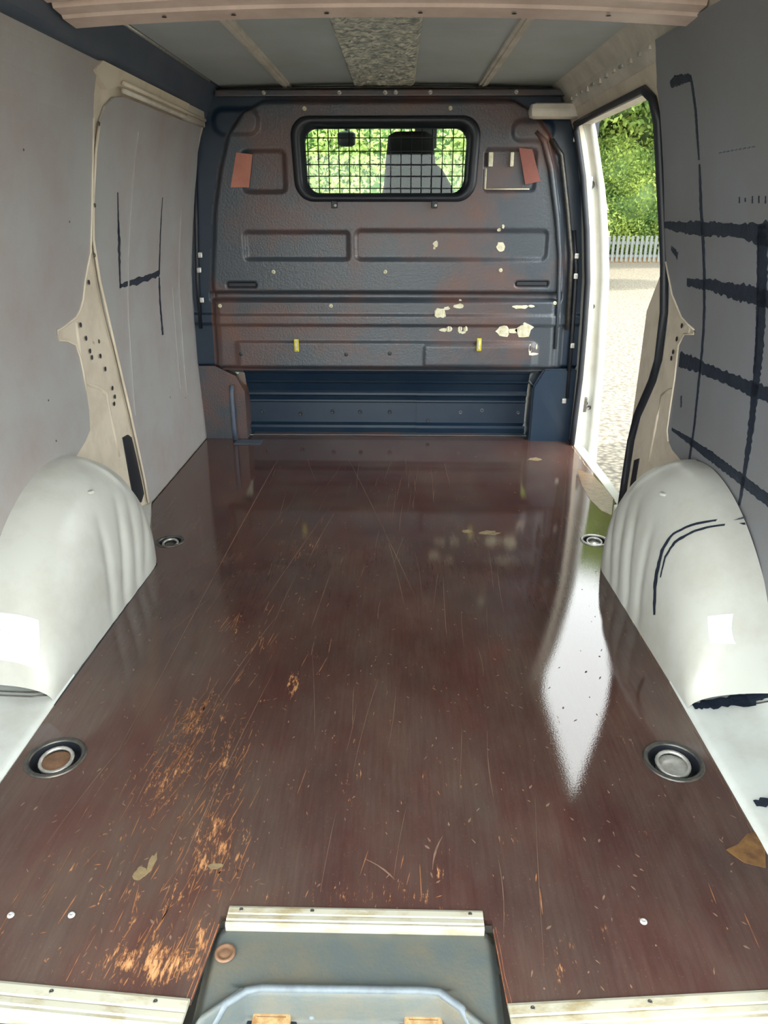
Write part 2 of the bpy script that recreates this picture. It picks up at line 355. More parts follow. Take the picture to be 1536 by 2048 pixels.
CL = [(-.355, .56, .024, .06, 260), (-.375, .43, .038, .07, 330), (-.28, .42, .045, .10, 230), (-.25, .22, .05, .07, 190), (-.36, .19, .07, .07, 90), (-.29, .05, .06, .03, 240), (-.35, .93, .025, .05, 60), (-.27, .86, .04, .12, 50),
      (-.24, .60, .05, .12, 60), (-.12, .80, .02, .10, 25), (-.20, 1.35, .08, .2, 60), (.0, .16, .2, .05, 60), (.05, .9, .25, .4, 40), (-.48, .1, .06, .05, 30)]
for cx, cy, sx, sy, n in CL:
    for _ in range(int(n * .42)):
        x, y = R.gauss(cx, sx), R.gauss(cy, sy)
        if R.random() < .62: big.append((x, y, R.uniform(.002, .013), R.uniform(.0008, .0032), R.gauss(.12, .8), 0))
        else: big.append((x, y, R.uniform(.012, .07), R.uniform(.0006, .0022), R.gauss(.12, .10), 0))
for _ in range(420):
    x, y = R.uniform(-.65, .65), abs(R.gauss(.05, .9)); pale.append((x, y, R.uniform(.003, .012), R.uniform(.0015, .004), R.uniform(-1, 1), 0))
for _ in range(60):
    x, y = R.uniform(-.5, .35), R.uniform(.1, 2.2); fine.append((x, y, R.uniform(.08, .35), R.uniform(.0006, .0013), R.gauss(.06, .08), R.uniform(-.004, .004)))
for ax, ay, bx, by, wd in ((-.475, .487, -.449, 2.29, .0026), (-.52, .24, -.475, .5, .0018), (-.29, .15, -.22, .75, .0016), (-.15, 2.3, .11, 1.1, .0016), (.01, 1.6, .08, 1.05, .0014),
                           (-.33, .62, -.25, 1.0, .0015), (-.3, 1.05, -.18, 1.75, .0016), (-.02, .42, .02, .72, .0012), (.01, .22, .06, .18, .003), (-.21, 1.3, -.16, 1.7, .002), (.12, .2, .14, .27, .003)):
    fine.append(((ax + bx) / 2, (ay + by) / 2, math.hypot(bx - ax, by - ay), wd, math.atan2(bx - ax, by - ay), .004))
scratch_set('wear_marks', big, M_scr, .0005); scratch_set('scuff_marks', pale, M_scr2, .0006); scratch_set('fine_scratches', fine, M_scr2, .0007)
def blot(name, pts, m, z, parent):
    return filled(name, [pts], z, .0008, m, parent)
def blobpts(x, y, rx, ry, seed, n=14, amp=.3):
    r = random.Random(seed); return [(x + rx * (1 + r.uniform(-amp, amp)) * math.cos(2 * math.pi * k / n), y + ry * (1 + r.uniform(-amp, amp)) * math.sin(2 * math.pi * k / n)) for k in range(n)]
M_stain = mat('ochre_worn_stain', (128, 96, 58), .3, col2=(94, 66, 46), scale=40)
blot('stain', [(.775, 1.74), (.80, 1.70), (.848, 1.86), (.848, 1.98), (.835, 2.12), (.79, 2.20), (.765, 2.0), (.76, 1.85)], M_stain, .0008, floor)
blot('stain', [(.655, .215), (.670, .25), (.672, .29), (.655, .285), (.63, .262), (.605, .25), (.625, .225)], M_stain, .0008, floor)
M_stain2 = mat('grey_green_spot', (136, 120, 88), .7, col2=(112, 92, 68), scale=40)
for k, (x, y, a, b) in enumerate(((-.345, .185, .010, .012), (-.333, .205, .006, .02), (.36, 1.54, .03, .018), (.29, 1.55, .016, .014), (.64, 2.32, .03, .02), (-.23, .2, .012, .006))):
    blot('spot', blobpts(x, y, a, b, k), M_stain2, .0009, floor)
M_sill = mat('white_sill_paint', (212, 218, 215), .35, col2=(194, 196, 190), scale=6)
boxo('rear_sill', -.84, -.215, -.20, -.043, -.09, -.018, M_sill, floor, .006); boxo('rear_sill', .215, .84, -.20, -.043, -.09, -.018, M_sill, floor, .006)
boxo('rear_crossmember', -.84, .84, -.21, .10, -.5, -.10, M_white, floor)

# aluminium edging strips
def strip(n, x0, y0, x1, y1, wd, scr):
    L = math.hypot(x1 - x0, y1 - y0); prof = [(0, -.004), (0, .002), (-.004, .0035), (-.40 * wd, .0035), (-.46 * wd, .002), (-.52 * wd, .0035), (-.72 * wd, .004), (-.78 * wd, .0025), (-.9 * wd, .0035), (-wd, .002), (-wd, -.022), (-wd + .002, -.022), (-wd + .002, -.004)]
    bm = bmesh.new(); A = [bm.verts.new((0, y, z)) for y, z in prof]; B = [bm.verts.new((L, y, z)) for y, z in prof]; k = len(prof)
    for i in range(k): bm.faces.new((A[i], A[(i + 1) % k], B[(i + 1) % k], B[i]))
    bm.faces.new(A[::-1]); bm.faces.new(B)
    o = obj('trim_%d' % n, bm, M_alu); o.location = (x0, y0, 0); o.rotation_euler.z = math.atan2(y1 - y0, x1 - x0); struct(o)
    for s in scr: screw(o, (s * L, -.22 * wd, .0032), .0032, m=M_dsteel)
    return o
strip(1, -.190, .127, .192, .126, .032, (.05, .33, .95))
strip(2, -.84, .030, -.213, -.016, .040, (.1, .45, .7, .93))
strip(3, .211, -.014, .84, .032, .040, (.05, .3, .6, .9))

# ------------------------------------------------------------------ side walls
wl = struct(on_wall('wall_left', [(-.14, -.4), (2.76, -.4), (2.76, 1.312), (-.14, 1.312)], -1, -.010, .02, M_cream))
RO = [(1.76, -.4), (1.748, 0), (1.743, .115), (1.746, .257), (1.722, .35), (1.613, .49), (1.580, .56), (1.572, .70), (1.580, .83), (1.590, .92), (1.592, 1.20), (1.600, 1.255), (1.65, 1.283), (2.53, 1.283), (2.53, -.4)]
wr = struct(on_wall('wall_right', [(-.14, -.4)] + RO + [(2.76, -.4), (2.76, 1.33), (-.14, 1.33)], 1, -.010, .02, M_cream))
def ell(y): return .385 * max(0, 1 - ((y - 1.1) / .485) ** 2) ** .6
belly = [(y, max(ell(y) - .03, .03)) for y in np.linspace(1.15, .64, 14)]
PLEFT = [(-.12, 1.322), (.968, 1.322), (1.437, 1.322), (1.478, 1.2), (1.492, 1.1), (1.496, .95), (1.488, .87), (1.448, .798), (1.427, .747), (1.402, .722), (1.372, .706), (1.30, .694), (1.247, .690), (1.252, .664), (1.30, .655), (1.351, .636), (1.372, .60), (1.379, .561), (1.386, .50), (1.389, .444), (1.379, .387), (1.337, .366), (1.25, .34)] + belly + [(-.12, .03)]
lp = on_wall('lining_panel', PLEFT, -1, 0, .008, M_lining)
tag(lp, 'large grey hardboard lining on the left side at the rear, above the left wheel arch', 'panel')
PF = [(2.535, 1.275), (1.894, 1.272), (1.66, 1.272), (1.60, 1.262), (1.552, 1.235), (1.530, 1.19), (1.520, 1.127), (1.514, 1.003), (1.520, .9), (1.563, .789), (1.652, .571), (1.722, .343), (1.754, .1), (1.757, .014), (1.80, .004), (2.60, .004), (2.66, .2), (2.65, .61), (2.60, .92), (2.575, 1.145)]
lf = on_wall('lining_panel', PF, -1, 0, .008, M_lining)
tag(lf, 'grey lining on the left side near the bulkhead, with thin black L-shaped marks', 'panel')
PR = [(-.12, 1.355), (1.01, 1.36), (1.459, 1.366), (1.50, 1.33), (1.549, 1.275), (1.566, 1.2), (1.572, 1.129), (1.578, .912), (1.566, .84), (1.506, .755), (1.423, .704), (1.37, .692), (1.317, .686), (1.325, .674), (1.392, .664), (1.425, .629), (1.424, .531), (1.432, .44), (1.435, .381), (1.412, .352), (1.375, .338), (1.28, .33)] + belly + [(-.12, .03)]
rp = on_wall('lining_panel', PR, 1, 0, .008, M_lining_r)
tag(rp, 'grey lining on the right side with shade painted into its colour, streaked with black adhesive strips', 'panel')
# vertical press ribs in the front left lining
for a, b, wd in (((1.84, 1.2), (1.755, .33), .010), ((2.40, .98), (2.385, .25), .012), ((2.30, .7), (2.30, .3), .006)):
    on_wall('pressed_rib', ragged([a, b], [wd, wd], 6, 0), -1, .003, .004, M_lining, lf)
MARKS_L = [([(1.692, 1.026), (1.715, .893)], (.006, .010)), ([(1.705, .95), (1.715, .893), (1.723, .752)], (.010, .020, .012)), ([(1.72, .757), (1.9, .757), (2.13, .764)], (.012, .022, .020)),
           ([(2.142, 1.019), (2.135, .85), (2.13, .76)], (.006, .010, .012)), ([(2.13, .75), (2.13, .543)], (.016, .018))]
for k, (p, wd) in enumerate(MARKS_L): on_wall('black_mark', ragged(p, wd, 18, .35, k), -1, .0012, .001, M_glue, lf)
# adhesive left on the right lining
GL = [([(1.445, 1.267), (1.40, 1.27), (1.311, 1.264)], (.014, .024, .016), .5), ([(1.311, 1.268), (1.312, 1.149), (1.308, 1.09)], (.014, .014, .008), .3),
      ([(1.306, 1.08), (1.300, .98), (1.273, .815), (1.257, .644), (1.242, .449), (1.243, .351)], (.010, .022, .018, .016, .014, .016), .25),
      ([(.965, .95), (.952, .802), (.942, .645), (.927, .502), (.923, .347)], (.05, .05, .04, .03, .014), .3),
      ([(.985, .93), (.972, .802), (.955, .645)], (.012, .014, .012), .5),
      ([(1.575, .939), (1.45, .936), (1.249, .935), (1.078, .937), (.944, .931), (.5, .93)], (.018, .036, .040, .034, .06, .05), .3),
      ([(1.393, .799), (1.207, .807), (1.05, .806), (.927, .805), (.5, .80)], (.022, .034, .048, .045, .04), .35),
      ([(1.406, .593), (1.30, .600), (1.193, .603), (.88, .615), (.5, .62)], (.05, .044, .036, .040, .04), .3),
      ([(1.398, .394), (1.25, .400), (1.123, .404), (.806, .406), (.5, .41)], (.010, .024, .030, .034, .03), .25),
      ([(1.52, .88), (1.47, .862)], (.016, .022), .4), ([(1.36, .50), (1.35, .47)], (.010, .008), .4)]
for k, (p, wd, am) in enumerate(GL): on_wall('adhesive_strip', ragged(p, [q * .8 for q in wd], 90 if len(p) > 2 else 8, am * .75, 30 + k), 1, .0016, .0014, M_glue, rp)
for k, (y, z, a) in enumerate(((1.079, .998, .012), (1.05, .998, .008), (1.015, .998, .014), (.985, .998, .014), (.955, .997, .014))):
    on_wall('dark_tick', ragged([(y, z + a / 2), (y, z - a / 2)], (.004, .005), 4, .3, k), 1, .0012, .001, M_glue, rp)
for k in range(9): on_wall('dark_tick', ragged([(1.186 - k * .021, 1.097), (1.174 - k * .021, 1.0975)], (.0022, .0022), 3, .4, k), 1, .0012, .001, M_rail, rp)
# pillar relief and fixings, left and right
def wp(y, z, side, off): return Vector((side * (W(z, side) - off), y, z))
for side, par in ((-1, wl), (1, wr)):
    rr = [(1.395, .69), (1.40, .60), (1.401, .526), (1.44, .505), (1.50, .485), (1.555, .455), (1.567, .39), (1.579, .31), (1.585, .24)]
    if side > 0: rr = [(y - .01 if y < 1.5 else y - .01, z) for y, z in rr]
    tube('pillar_swage', [wp(y, z, side, -.014) for y, z in rr], .008, M_cream, par)
    tube('panel_lip', [wp(y, z, side, .001) for y, z in ((PLEFT if side < 0 else PR)[3:19] if side < 0 else PR[8:20])], .003, M_cream, par, 6)
    if side < 0: tube('panel_lip', [wp(y - .008, z, side, 0) for y, z in PF[5:14]], .004, M_cream, par, 6)
HLS = [(1.491, .788), (1.417, .68), (1.445, .639), (1.462, .60), (1.47, .58), (1.534, .572), (1.560, .528), (1.60, .46), (1.612, .43), (1.60, .41)]
for y, z in HLS:
    for side, par in ((-1, wl),) if y > 1.5 else ((-1, wl), (1, wr)):
        lathe('fixing_hole', [(.0075, 0), (.005, -.001), (.0001, -.001)], M_rubber, par, 10, tuple(wp(y if side < 0 else y + .02, z, side, -.006)), 'X')
on_wall('belt_slot', [(1.634, .289), (1.68, .285), (1.706, .268), (1.72, .19), (1.732, .10), (1.737, .055), (1.70, .035), (1.640, .058), (1.636, .16)], -1, -.006, .004, M_rubber, wl)
on_wall('belt_slot', [(1.66, .22), (1.70, .20), (1.70, .06), (1.66, .06)], 1, -.006, .004, M_rubber, wr)
for k, z in enumerate((1.19, .99, .86, .62)): screw(wl, wp(1.507, z, -1, .004), .006, 'X', M_dsteel)
for k, (y, z) in enumerate(((.9, .6), (1.15, .53), (1.16, .42), (1.35, .95), (.7, .9), (1.1, 1.1))): screw(lp, wp(y, z, -1, 0), .003, 'X', M_dsteel)
for y, z in ((2.3, .5), (2.15, .3), (2.35, .25)): screw(lf, wp(y, z, -1, 0), .003, 'X', M_dsteel)
# header ledge above the front left lining
on_wall('header_ledge', [(1.42, 1.30), (1.52, 1.27), (1.60, 1.29), (2.27, 1.288), (2.27, 1.325), (1.45, 1.325)], -1, .006, .02, M_cream, wl)
tube('header_bead', [wp(y, 1.281, -1, .012) for y in (1.62, 1.9, 2.2, 2.5)], .007, M_roofr, wl); tube('header_bead', [wp(y, 1.296, -1, .016) for y in (1.60, 1.9, 2.2, 2.5)], .006, M_cream, wl)
boxo('header_end', -.735, -.70, 2.28, 2.54, 1.275, 1.335, M_roofr, wl, .006)
for side, par in ((-1, wl), (1, wr)): boxo('rear_pillar', side * .715, side * .86, -.20, -.145, -.30, 1.40, M_white, par, .012)
# rear quarter shelves behind the arches
for side, par in ((-1, wl), (1, wr)):
    bm = bmesh.new(); rows = []
    for y in np.linspace(-.14, .72, 18):
        rows.append([bm.verts.new((side * x, y, z)) for x, z in ((.669, -.02), (.671, .004), (.684, .010), (.72, .012), (.80, .022), (.835, .04), (.85, .09))])
    for a, b in zip(rows, rows[1:]):
        for i in range(6): bm.faces.new((a[i], a[i + 1], b[i + 1], b[i]))
    sh = obj('quarter_shelf', bm, M_sill, par, True)
for side, par in ((-1, wl), (1, wr)):
    for dy in (0, .014):
        tube('seam', [(side * x, .63 - .01 * k + dy, z + .002) for k, (x, z) in enumerate(((.684, .010), (.72, .012), (.80, .022), (.835, .04)))], .0016, M_dsteel, par, 5)
for k, pts in enumerate(([(.683, .615, .012), (.72, .62, .014), (.80, .625, .024), (.838, .63, .045)], [(.690, .34, .0125), (.73, .345, .0145), (.80, .35, .0235), (.83, .35, .04)])):
    bm = bmesh.new(); A = []; B = []; r = random.Random(k + 3)
    for i in range(25):
        t = i / 24 * 3; j = min(int(t), 2); f = t - j; p = Vector(pts[j]).lerp(Vector(pts[j + 1]), f)
        wd = (.010 + .014 * (i / 24)) if k == 0 else .010
        A.append(bm.verts.new(p + Vector((0, wd * r.uniform(.6, 1.3), .002)))); B.append(bm.verts.new(p - Vector((0, wd * r.uniform(.6, 1.3), -.002))))
    for i in range(24): bm.faces.new((A[i], A[i + 1], B[i + 1], B[i]))
    obj('black_sealant', bm, M_glue, wr)

# ------------------------------------------------------------------ wheel arches
def arch(side, label):
    ys = np.linspace(.618, 1.80, 150); ph = np.linspace(0, math.pi / 2, 46)
    Xi = np.interp(ys, [.60, .64, .70, 1.0, 1.28, 1.34, 1.42, 1.54, 1.66, 1.80], [.673, .673, .672, .664, .657, .674, .71, .758, .79, .834])
    Zt = np.where(ys < 1.1, .385 * np.clip(1 - ((ys - 1.1) / .485) ** 2, .0004, 1) ** .6, np.interp(ys, [1.1, 1.2, 1.28, 1.36, 1.44, 1.52, 1.60, 1.80], [.385, .374, .335, .26, .17, .095, .045, .004]))
    k = np.ones(7) / 7; Zt = np.convolve(np.pad(Zt, 3, mode='edge'), k, 'valid'); Xi = np.convolve(np.pad(Xi, 3, mode='edge'), k, 'valid')
    P = np.zeros((len(ys), len(ph), 3)); n = 2.5
    for i, y in enumerate(ys):
        Xw = .848
        c = np.cos(ph) ** (2 / n); s = np.sin(ph) ** (2 / n); z = Zt[i] * s; x = Xw - (Xw - Xi[i]) * c
        # pressed pleats on the front half and a step line on top
        m_ = sstep(.30, .16, z) * sstep(.0, .04, z)
        pl = 0
        for cy, sl, am in ((.985, .28, .006), (1.085, .42, .009), (1.17, .36, .006), (1.25, .5, .005)):
            pl = pl + am * np.exp(-((y - cy - sl * (z - .12)) / .020) ** 2)
        x = x + m_ * pl * (1 if Zt[i] > .1 else 0) * .9 - .004 * sstep(.20, .33, z) * sstep(1.36, 1.2, y)
        crease = .006 * np.exp(-((y - 1.18 - .6 * (.36 - z)) / .012) ** 2) * sstep(.24, .30, z)
        P[i, :, 0] = side * (x - crease) ; P[i, :, 1] = y; P[i, :, 2] = z - .004
    t = grid('wheel_arch', P, M_white); tag(t, label, 'wheel arch')
    return t
wal = arch(-1, 'white domed wheel arch on the left side, pleated metal with a white sticker')
war = arch(1, 'white domed wheel arch on the right side with a black curved scuff line')
def arch_x(y, z):
    n = 2.5; Zt = .385 * max(.0004, 1 - ((y - 1.1) / .485) ** 2) ** .6 if y < 1.1 else .385; Xi = float(np.interp(y, [.60, .64, .70, 1.0, 1.28], [.673, .673, .672, .664, .657]))
    s = min(max((z + .004) / Zt, 0), 1); c = max(0, 1 - s ** n) ** (1 / n)
    return .848 - (.848 - Xi) * c - .004 * float(sstep(.20, .33, z)) * float(sstep(1.36, 1.2, y))
def on_arch(name, quad, side, m, par, off=.0015, n=8):
    P = np.zeros((n + 1, n + 1, 3)); a, b, c, d_ = [Vector(q) for q in quad]
    for i in range(n + 1):
        for j in range(n + 1):
            p = a.lerp(b, i / n).lerp(d_.lerp(c, i / n), j / n); P[i, j] = (side * (arch_x(p.x, p.y) - off), p.x, p.y)
    return grid(name, P, m, par)
on_arch('sticker', [(.682, .202), (.704, .153), (.641, .068), (.641, .118)], -1, M_stick, wal)
on_arch('sticker', [(.717, .172), (.704, .186), (.666, .135), (.678, .129)], 1, M_stick, war)
def scuff(pts, wd, nm, seed):
    o = ragged(pts, wd, 30, .25, seed); n = len(o) // 2; bm = bmesh.new()
    vs = [bm.verts.new((arch_x(y, z) - .002, y, z)) for y, z in o]
    for i in range(n - 1): bm.faces.new((vs[i], vs[i + 1], vs[2 * n - 2 - i], vs[2 * n - 1 - i]))
    obj(nm, bm, M_glue, war)
scuff([(.862, .09), (.906, .16), (.932, .227), (.929, .269), (.900, .309), (.872, .338)], (.012, .016, .012, .007, .007, .005), 'black_scuff', 4)
scuff([(.890, .175), (.908, .22), (.905, .26), (.884, .298), (.866, .325)], (.004, .007, .008, .007, .005), 'black_scuff', 5)
screw(wal, (-arch_x(1.06, .315), 1.06, .315), .012, 'Z', M_white); screw(war, (arch_x(1.06, .32), 1.06, .32), .012, 'Z', M_white)

# ------------------------------------------------------------------ ceiling
ceil = struct(boxo('ceiling', -.86, .86, -.16, 2.80, 1.455, 1.475, M_roofr))
def zr(x): return 1.435 - .010 * (x / .66) ** 2
def roof_sheet(name, x0, x1, y0, y1, m, par, dz=0, th=.006):
    bm = bmesh.new(); T = []; B = []
    for i in range(9):
        x = x0 + (x1 - x0) * i / 8; T.append([bm.verts.new((x, y, zr(x) - dz)) for y in (y0, y1)]); B.append([bm.verts.new((x, y, zr(x) - dz + th)) for y in (y0, y1)])
    for i in range(8):
        bm.faces.new((T[i][0], T[i + 1][0], T[i + 1][1], T[i][1])); bm.faces.new((B[i][0], B[i][1], B[i + 1][1], B[i + 1][0]))
    bm.faces.new((T[0][0], T[0][1], B[0][1], B[0][0])); bm.faces.new((T[8][0], T[8][1], B[8][1], B[8][0]))
    return obj(name, bm, m, par)
for x0, x1 in ((-.665, -.40), (-.372, -.128), (-.128, .116), (.116, .364), (.392, .665)):
    roof_sheet('roof_panel', x0, x1, 1.2, 2.66, M_roof, ceil)
roof_sheet('roof_panel', -.665, .665, -.15, 1.2, M_roof, ceil)
for x in (-.386, .378):
    roof_sheet('roof_rib', x - .016, x + .016, 1.2, 2.66, M_roofr, ceil, .009, .012); roof_sheet('roof_rib', x - .005, x + .005, 1.2, 2.66, M_roofr, ceil, .013, .012)
tube('roof_bead', [(-.652, 1.3, 1.422), (-.652, 2.45, 1.422)], .005, M_steel, ceil)
# front cross rail above the bulkhead
roof_sheet('front_rail', -.66, .69, 2.57, 2.66, M_roofr, ceil, .018, .03)
# roof bow
bm = bmesh.new(); prof = [(1.00, 1.440), (1.00, 1.392), (1.015, 1.384), (1.085, 1.380), (1.092, 1.392), (1.104, 1.392), (1.110, 1.376), (1.150, 1.372), (1.156, 1.366), (1.225, 1.362), (1.232, 1.372), (1.236, 1.440)]
rings = []
for i in range(21):
    x = -.67 + 1.36 * i / 20; dz = -.013 * (x / .68) ** 2 + .006; dy = .03 * abs(x / .68) ** 3
    rings.append([bm.verts.new((x, y + dy, z + (dz if z < 1.43 else 0))) for y, z in prof])
for a, b in zip(rings, rings[1:]):
    for i in range(len(prof)): bm.faces.new((a[i], a[(i + 1) % len(prof)], b[(i + 1) % len(prof)], b[i]))
bm.faces.new(rings[0]); bm.faces.new(rings[-1][::-1])
bow = obj('roof_bow', bm, M_bow, ceil)
for x in (-.45, -.30, -.1, .1, .3, .5): lathe('fixing_hole', [(.006, 0), (.004, .001), (.0001, .001)], M_rubber, bow, 10, (x, 1.185, 1.3675 - .013 * (x / .68) ** 2 + .0))
# side rails between wall and roof
def cant(side, m, nm, bot):
    prof = bot + [(.64, 1.43), (.64, 1.46), (.80, 1.46), (.80, bot[0][1])]
    bm = bmesh.new(); A = [bm.verts.new((side * x, -.14, z)) for x, z in prof]; B = [bm.verts.new((side * x, 2.72, z)) for x, z in prof]; k = len(prof)
    for i in range(k): bm.faces.new((A[i], A[(i + 1) % k], B[(i + 1) % k], B[i]))
    bm.faces.new(A[::-1]); bm.faces.new(B)
    o = obj(nm, bm, m, ceil); return o
cl = cant(-1, M_rail, 'side_rail', [(.735, 1.300), (.712, 1.300), (.700, 1.330), (.688, 1.345), (.672, 1.395), (.655, 1.42)])
cl['label'] = 'dark blue-grey rail'
cr = cant(1, M_roofr, 'side_rail', [(.752, 1.284), (.735, 1.290), (.728, 1.318), (.705, 1.345), (.690, 1.385), (.66, 1.418)])
for k in range(14):
    y = 1.36 + k * .085; boxo('rail_tab', .693, .702, y, y + random.uniform(.02, .05), 1.352 + random.uniform(0, .008), 1.368, M_steel if k % 2 else M_roofr, cr, .001)
boxo('rear_header', -.8, .8, -.17, -.14, 1.36, 1.47, M_white, ceil)
tg = struct(pyd('added_tailgate', [(-.80, -.17, 1.46), (.80, -.17, 1.46), (.78, -1.20, 1.78), (-.78, -1.20, 1.78), (-.80, -.18, 1.50), (.80, -.18, 1.50), (.78, -1.20, 1.82), (-.78, -1.20, 1.82)],
     [(0, 1, 2, 3), (4, 7, 6, 5), (0, 4, 5, 1), (1, 5, 6, 2), (2, 6, 7, 3), (3, 7, 4, 0)], M_white))   # raised tailgate, added out of view to hold sky light off the arches
# crinkled pad stuck in the middle of the roof
nu, nv = 30, 70; P = np.zeros((nu, nv, 3))
for i in range(nu):
    for j in range(nv):
        y = 1.22 + 1.43 * j / (nv - 1); x = -.126 + (.240 + .0) * i / (nu - 1)
        h = .008 * abs(noise.noise(Vector((x * 38, y * 22, 0)))) + .006 * noise.noise(Vector((x * 90, y * 60, 3))) + .010
        P[i, j] = (x, y, zr(x) - h * (1 if 0 < i < nu - 1 and 0 < j < nv - 1 else .1))
pad = grid('sound_deadening_pad', P, M_foam, smooth=False)
tag(pad, 'crinkled silver-grey pad stuck along the middle of the roof', 'pad')

# ------------------------------------------------------------------ bulkhead
YB = 2.60
zs = np.arange(.318, 1.4001, .005); ss = np.linspace(-1, 1, 341)
Wv = np.array([float(np.interp(z, _z, _w)) for z in zs])
X = ss[:, None] * (Wv[None, :] + .004); Z = np.broadcast_to(zs[None, :], X.shape)
def sheet_half(z): return np.interp(z, [.30, .7, .98, 1.13, 1.25, 1.33, 1.37, 1.40], [.765, .755, .72, .685, .645, .58, .50, .42])
sh_ = sheet_half(Z); H = .018 * sstep(.0, .022, sh_ - np.abs(X - .01)) * sstep(1.385, 1.36, Z)
def rec(x0, x1, z0, z1, r, dep, e=.010): return -dep * sstep(e, -e, rbox(X, Z, x0, x1, z0, z1, r))
H = H + rec(-.585, -.153, .786, .893, .012, .012) + rec(-.122, .669, .786, .899, .02, .012)
H = H + rec(-.575, -.405, 1.046, 1.196, .02, .012) + rec(.398, .600, 1.050, 1.200, .015, .012)
H = H + .010 * sstep(.012, -.012, rbox(X, Z, -.68, -.50, 1.255, 1.345, .04)) + .010 * sstep(.012, -.012, rbox(X, Z, .50, .66, 1.23, 1.30, .03))
H = H - .030 * sstep(.660, .645, Z) * sstep(.615, .625, Z) * sstep(.0, .02, sh_ - np.abs(X))          # dark groove
H = H + .012 * sstep(.632, .612, Z) * sstep(.02, .05, sh_ - np.abs(X)) + .008 * sstep(.566, .556, Z) - .008 * sstep(.524, .512, Z) + .010 * sstep(.452, .444, Z) * sstep(.0, .03, .66 - np.abs(X))
H = H - .03 * sstep(.345, .322, Z)
H = H + rec(-.674, -.547, .672, .694, .010, .02, .003) + rec(.549, .688, .678, .700, .010, .02, .003)
H = H + .006 * sstep(.01, -.01, rbox(X, Z, .17, .66, .345, .436, .01))
keep = rbox(X[:-1, :-1] + .002, Z[:-1, :-1] + .0025, -.338, .338, 1.030, 1.290, .05) > 0
P = np.stack([X, YB - H, Z], axis=2)
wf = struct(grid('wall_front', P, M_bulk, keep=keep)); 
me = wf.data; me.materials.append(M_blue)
for p in me.polygons:                                            # the channel around the raised sheet is a darker blue
    if abs(p.center.x - .01) > float(sheet_half(p.center.z)) + .004: p.material_index = 1
boxo('cab_side_skin', -.84, -.40, 2.64, 2.66, .3, 1.43, M_rubber, wf); boxo('cab_side_skin', .40, .85, 2.64, 2.66, .3, 1.43, M_rubber, wf)
boxo('cab_side_skin', -.40, .40, 2.64, 2.66, .3, 1.02, M_rubber, wf); boxo('cab_side_skin', -.40, .40, 2.64, 2.66, 1.30, 1.43, M_rubber, wf)
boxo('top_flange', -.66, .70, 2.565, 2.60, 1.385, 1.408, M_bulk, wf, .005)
# footwell recess below the overhang: stepped, corrugated sheet
def prof_sheet(name, prof, x0, x1, m, par):
    bm = bmesh.new(); A = [bm.verts.new((x0, y, z)) for y, z in prof]; B = [bm.verts.new((x1, y, z)) for y, z in prof]
    for i in range(len(prof) - 1): bm.faces.new((A[i], A[i + 1], B[i + 1], B[i]))
    return obj(name, bm, m, par)
PRO = [(2.612, .335), (2.622, .322), (2.632, .300), (2.655, .292), (2.668, .262), (2.672, .256), (2.668, .250), (2.682, .240), (2.696, .205), (2.690, .196), (2.690, .186), (2.705, .178), (2.712, .168), (2.700, .160), (2.700, .152), (2.712, .145), (2.716, .05), (2.690, .042), (2.690, .030), (2.70, -.01)]
prof_sheet('corrugated_sheet', PRO, -.64, .145, M_blue, wf); prof_sheet('corrugated_sheet', [(y - .004, z) for y, z in PRO], .145, .65, M_blue, wf)
boxo('floor_flange', -.62, .66, 2.655, 2.705, 0.001, .006, M_bulk, wf, .002)
# side boxes at the foot of the bulkhead
bm = bmesh.new()
for v in ((.655, 2.585, -.01), (.84, 2.585, -.01), (.845, 2.585, .33), (.70, 2.585, .33), (.655, 2.58, .25)): bm.verts.new(v)
bm.verts.ensure_lookup_table(); f = bm.faces.new(bm.verts[:]); r = bmesh.ops.extrude_face_region(bm, geom=[f])
for v in r['geom']:
    if isinstance(v, bmesh.types.BMVert): v.co.y += .13
bmesh.ops.bevel(bm, geom=bm.edges[:], offset=.008, segments=2, affect='EDGES')
obj('foot_box', bm, M_blue, wf)
bm = bmesh.new()
for v in ((-.835, 2.60, .0), (-.635, 2.60, .0), (-.635, 2.60, .22), (-.67, 2.60, .29), (-.76, 2.60, .335), (-.835, 2.60, .335)): bm.verts.new(v)
bm.verts.ensure_lookup_table(); f = bm.faces.new(bm.verts[:]); r = bmesh.ops.extrude_face_region(bm, geom=[f])
for v in r['geom']:
    if isinstance(v, bmesh.types.BMVert): v.co.y += .12
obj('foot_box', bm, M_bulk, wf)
tube('drain_tube', [(-.687, 2.588, .25), (-.690, 2.578, .22), (-.690, 2.575, .06), (-.688, 2.578, .002)], .011, M_rail, wf)
boxo('foot_flap', -.68, -.56, 2.50, 2.57, .001, .004, M_rail, wf, .001)
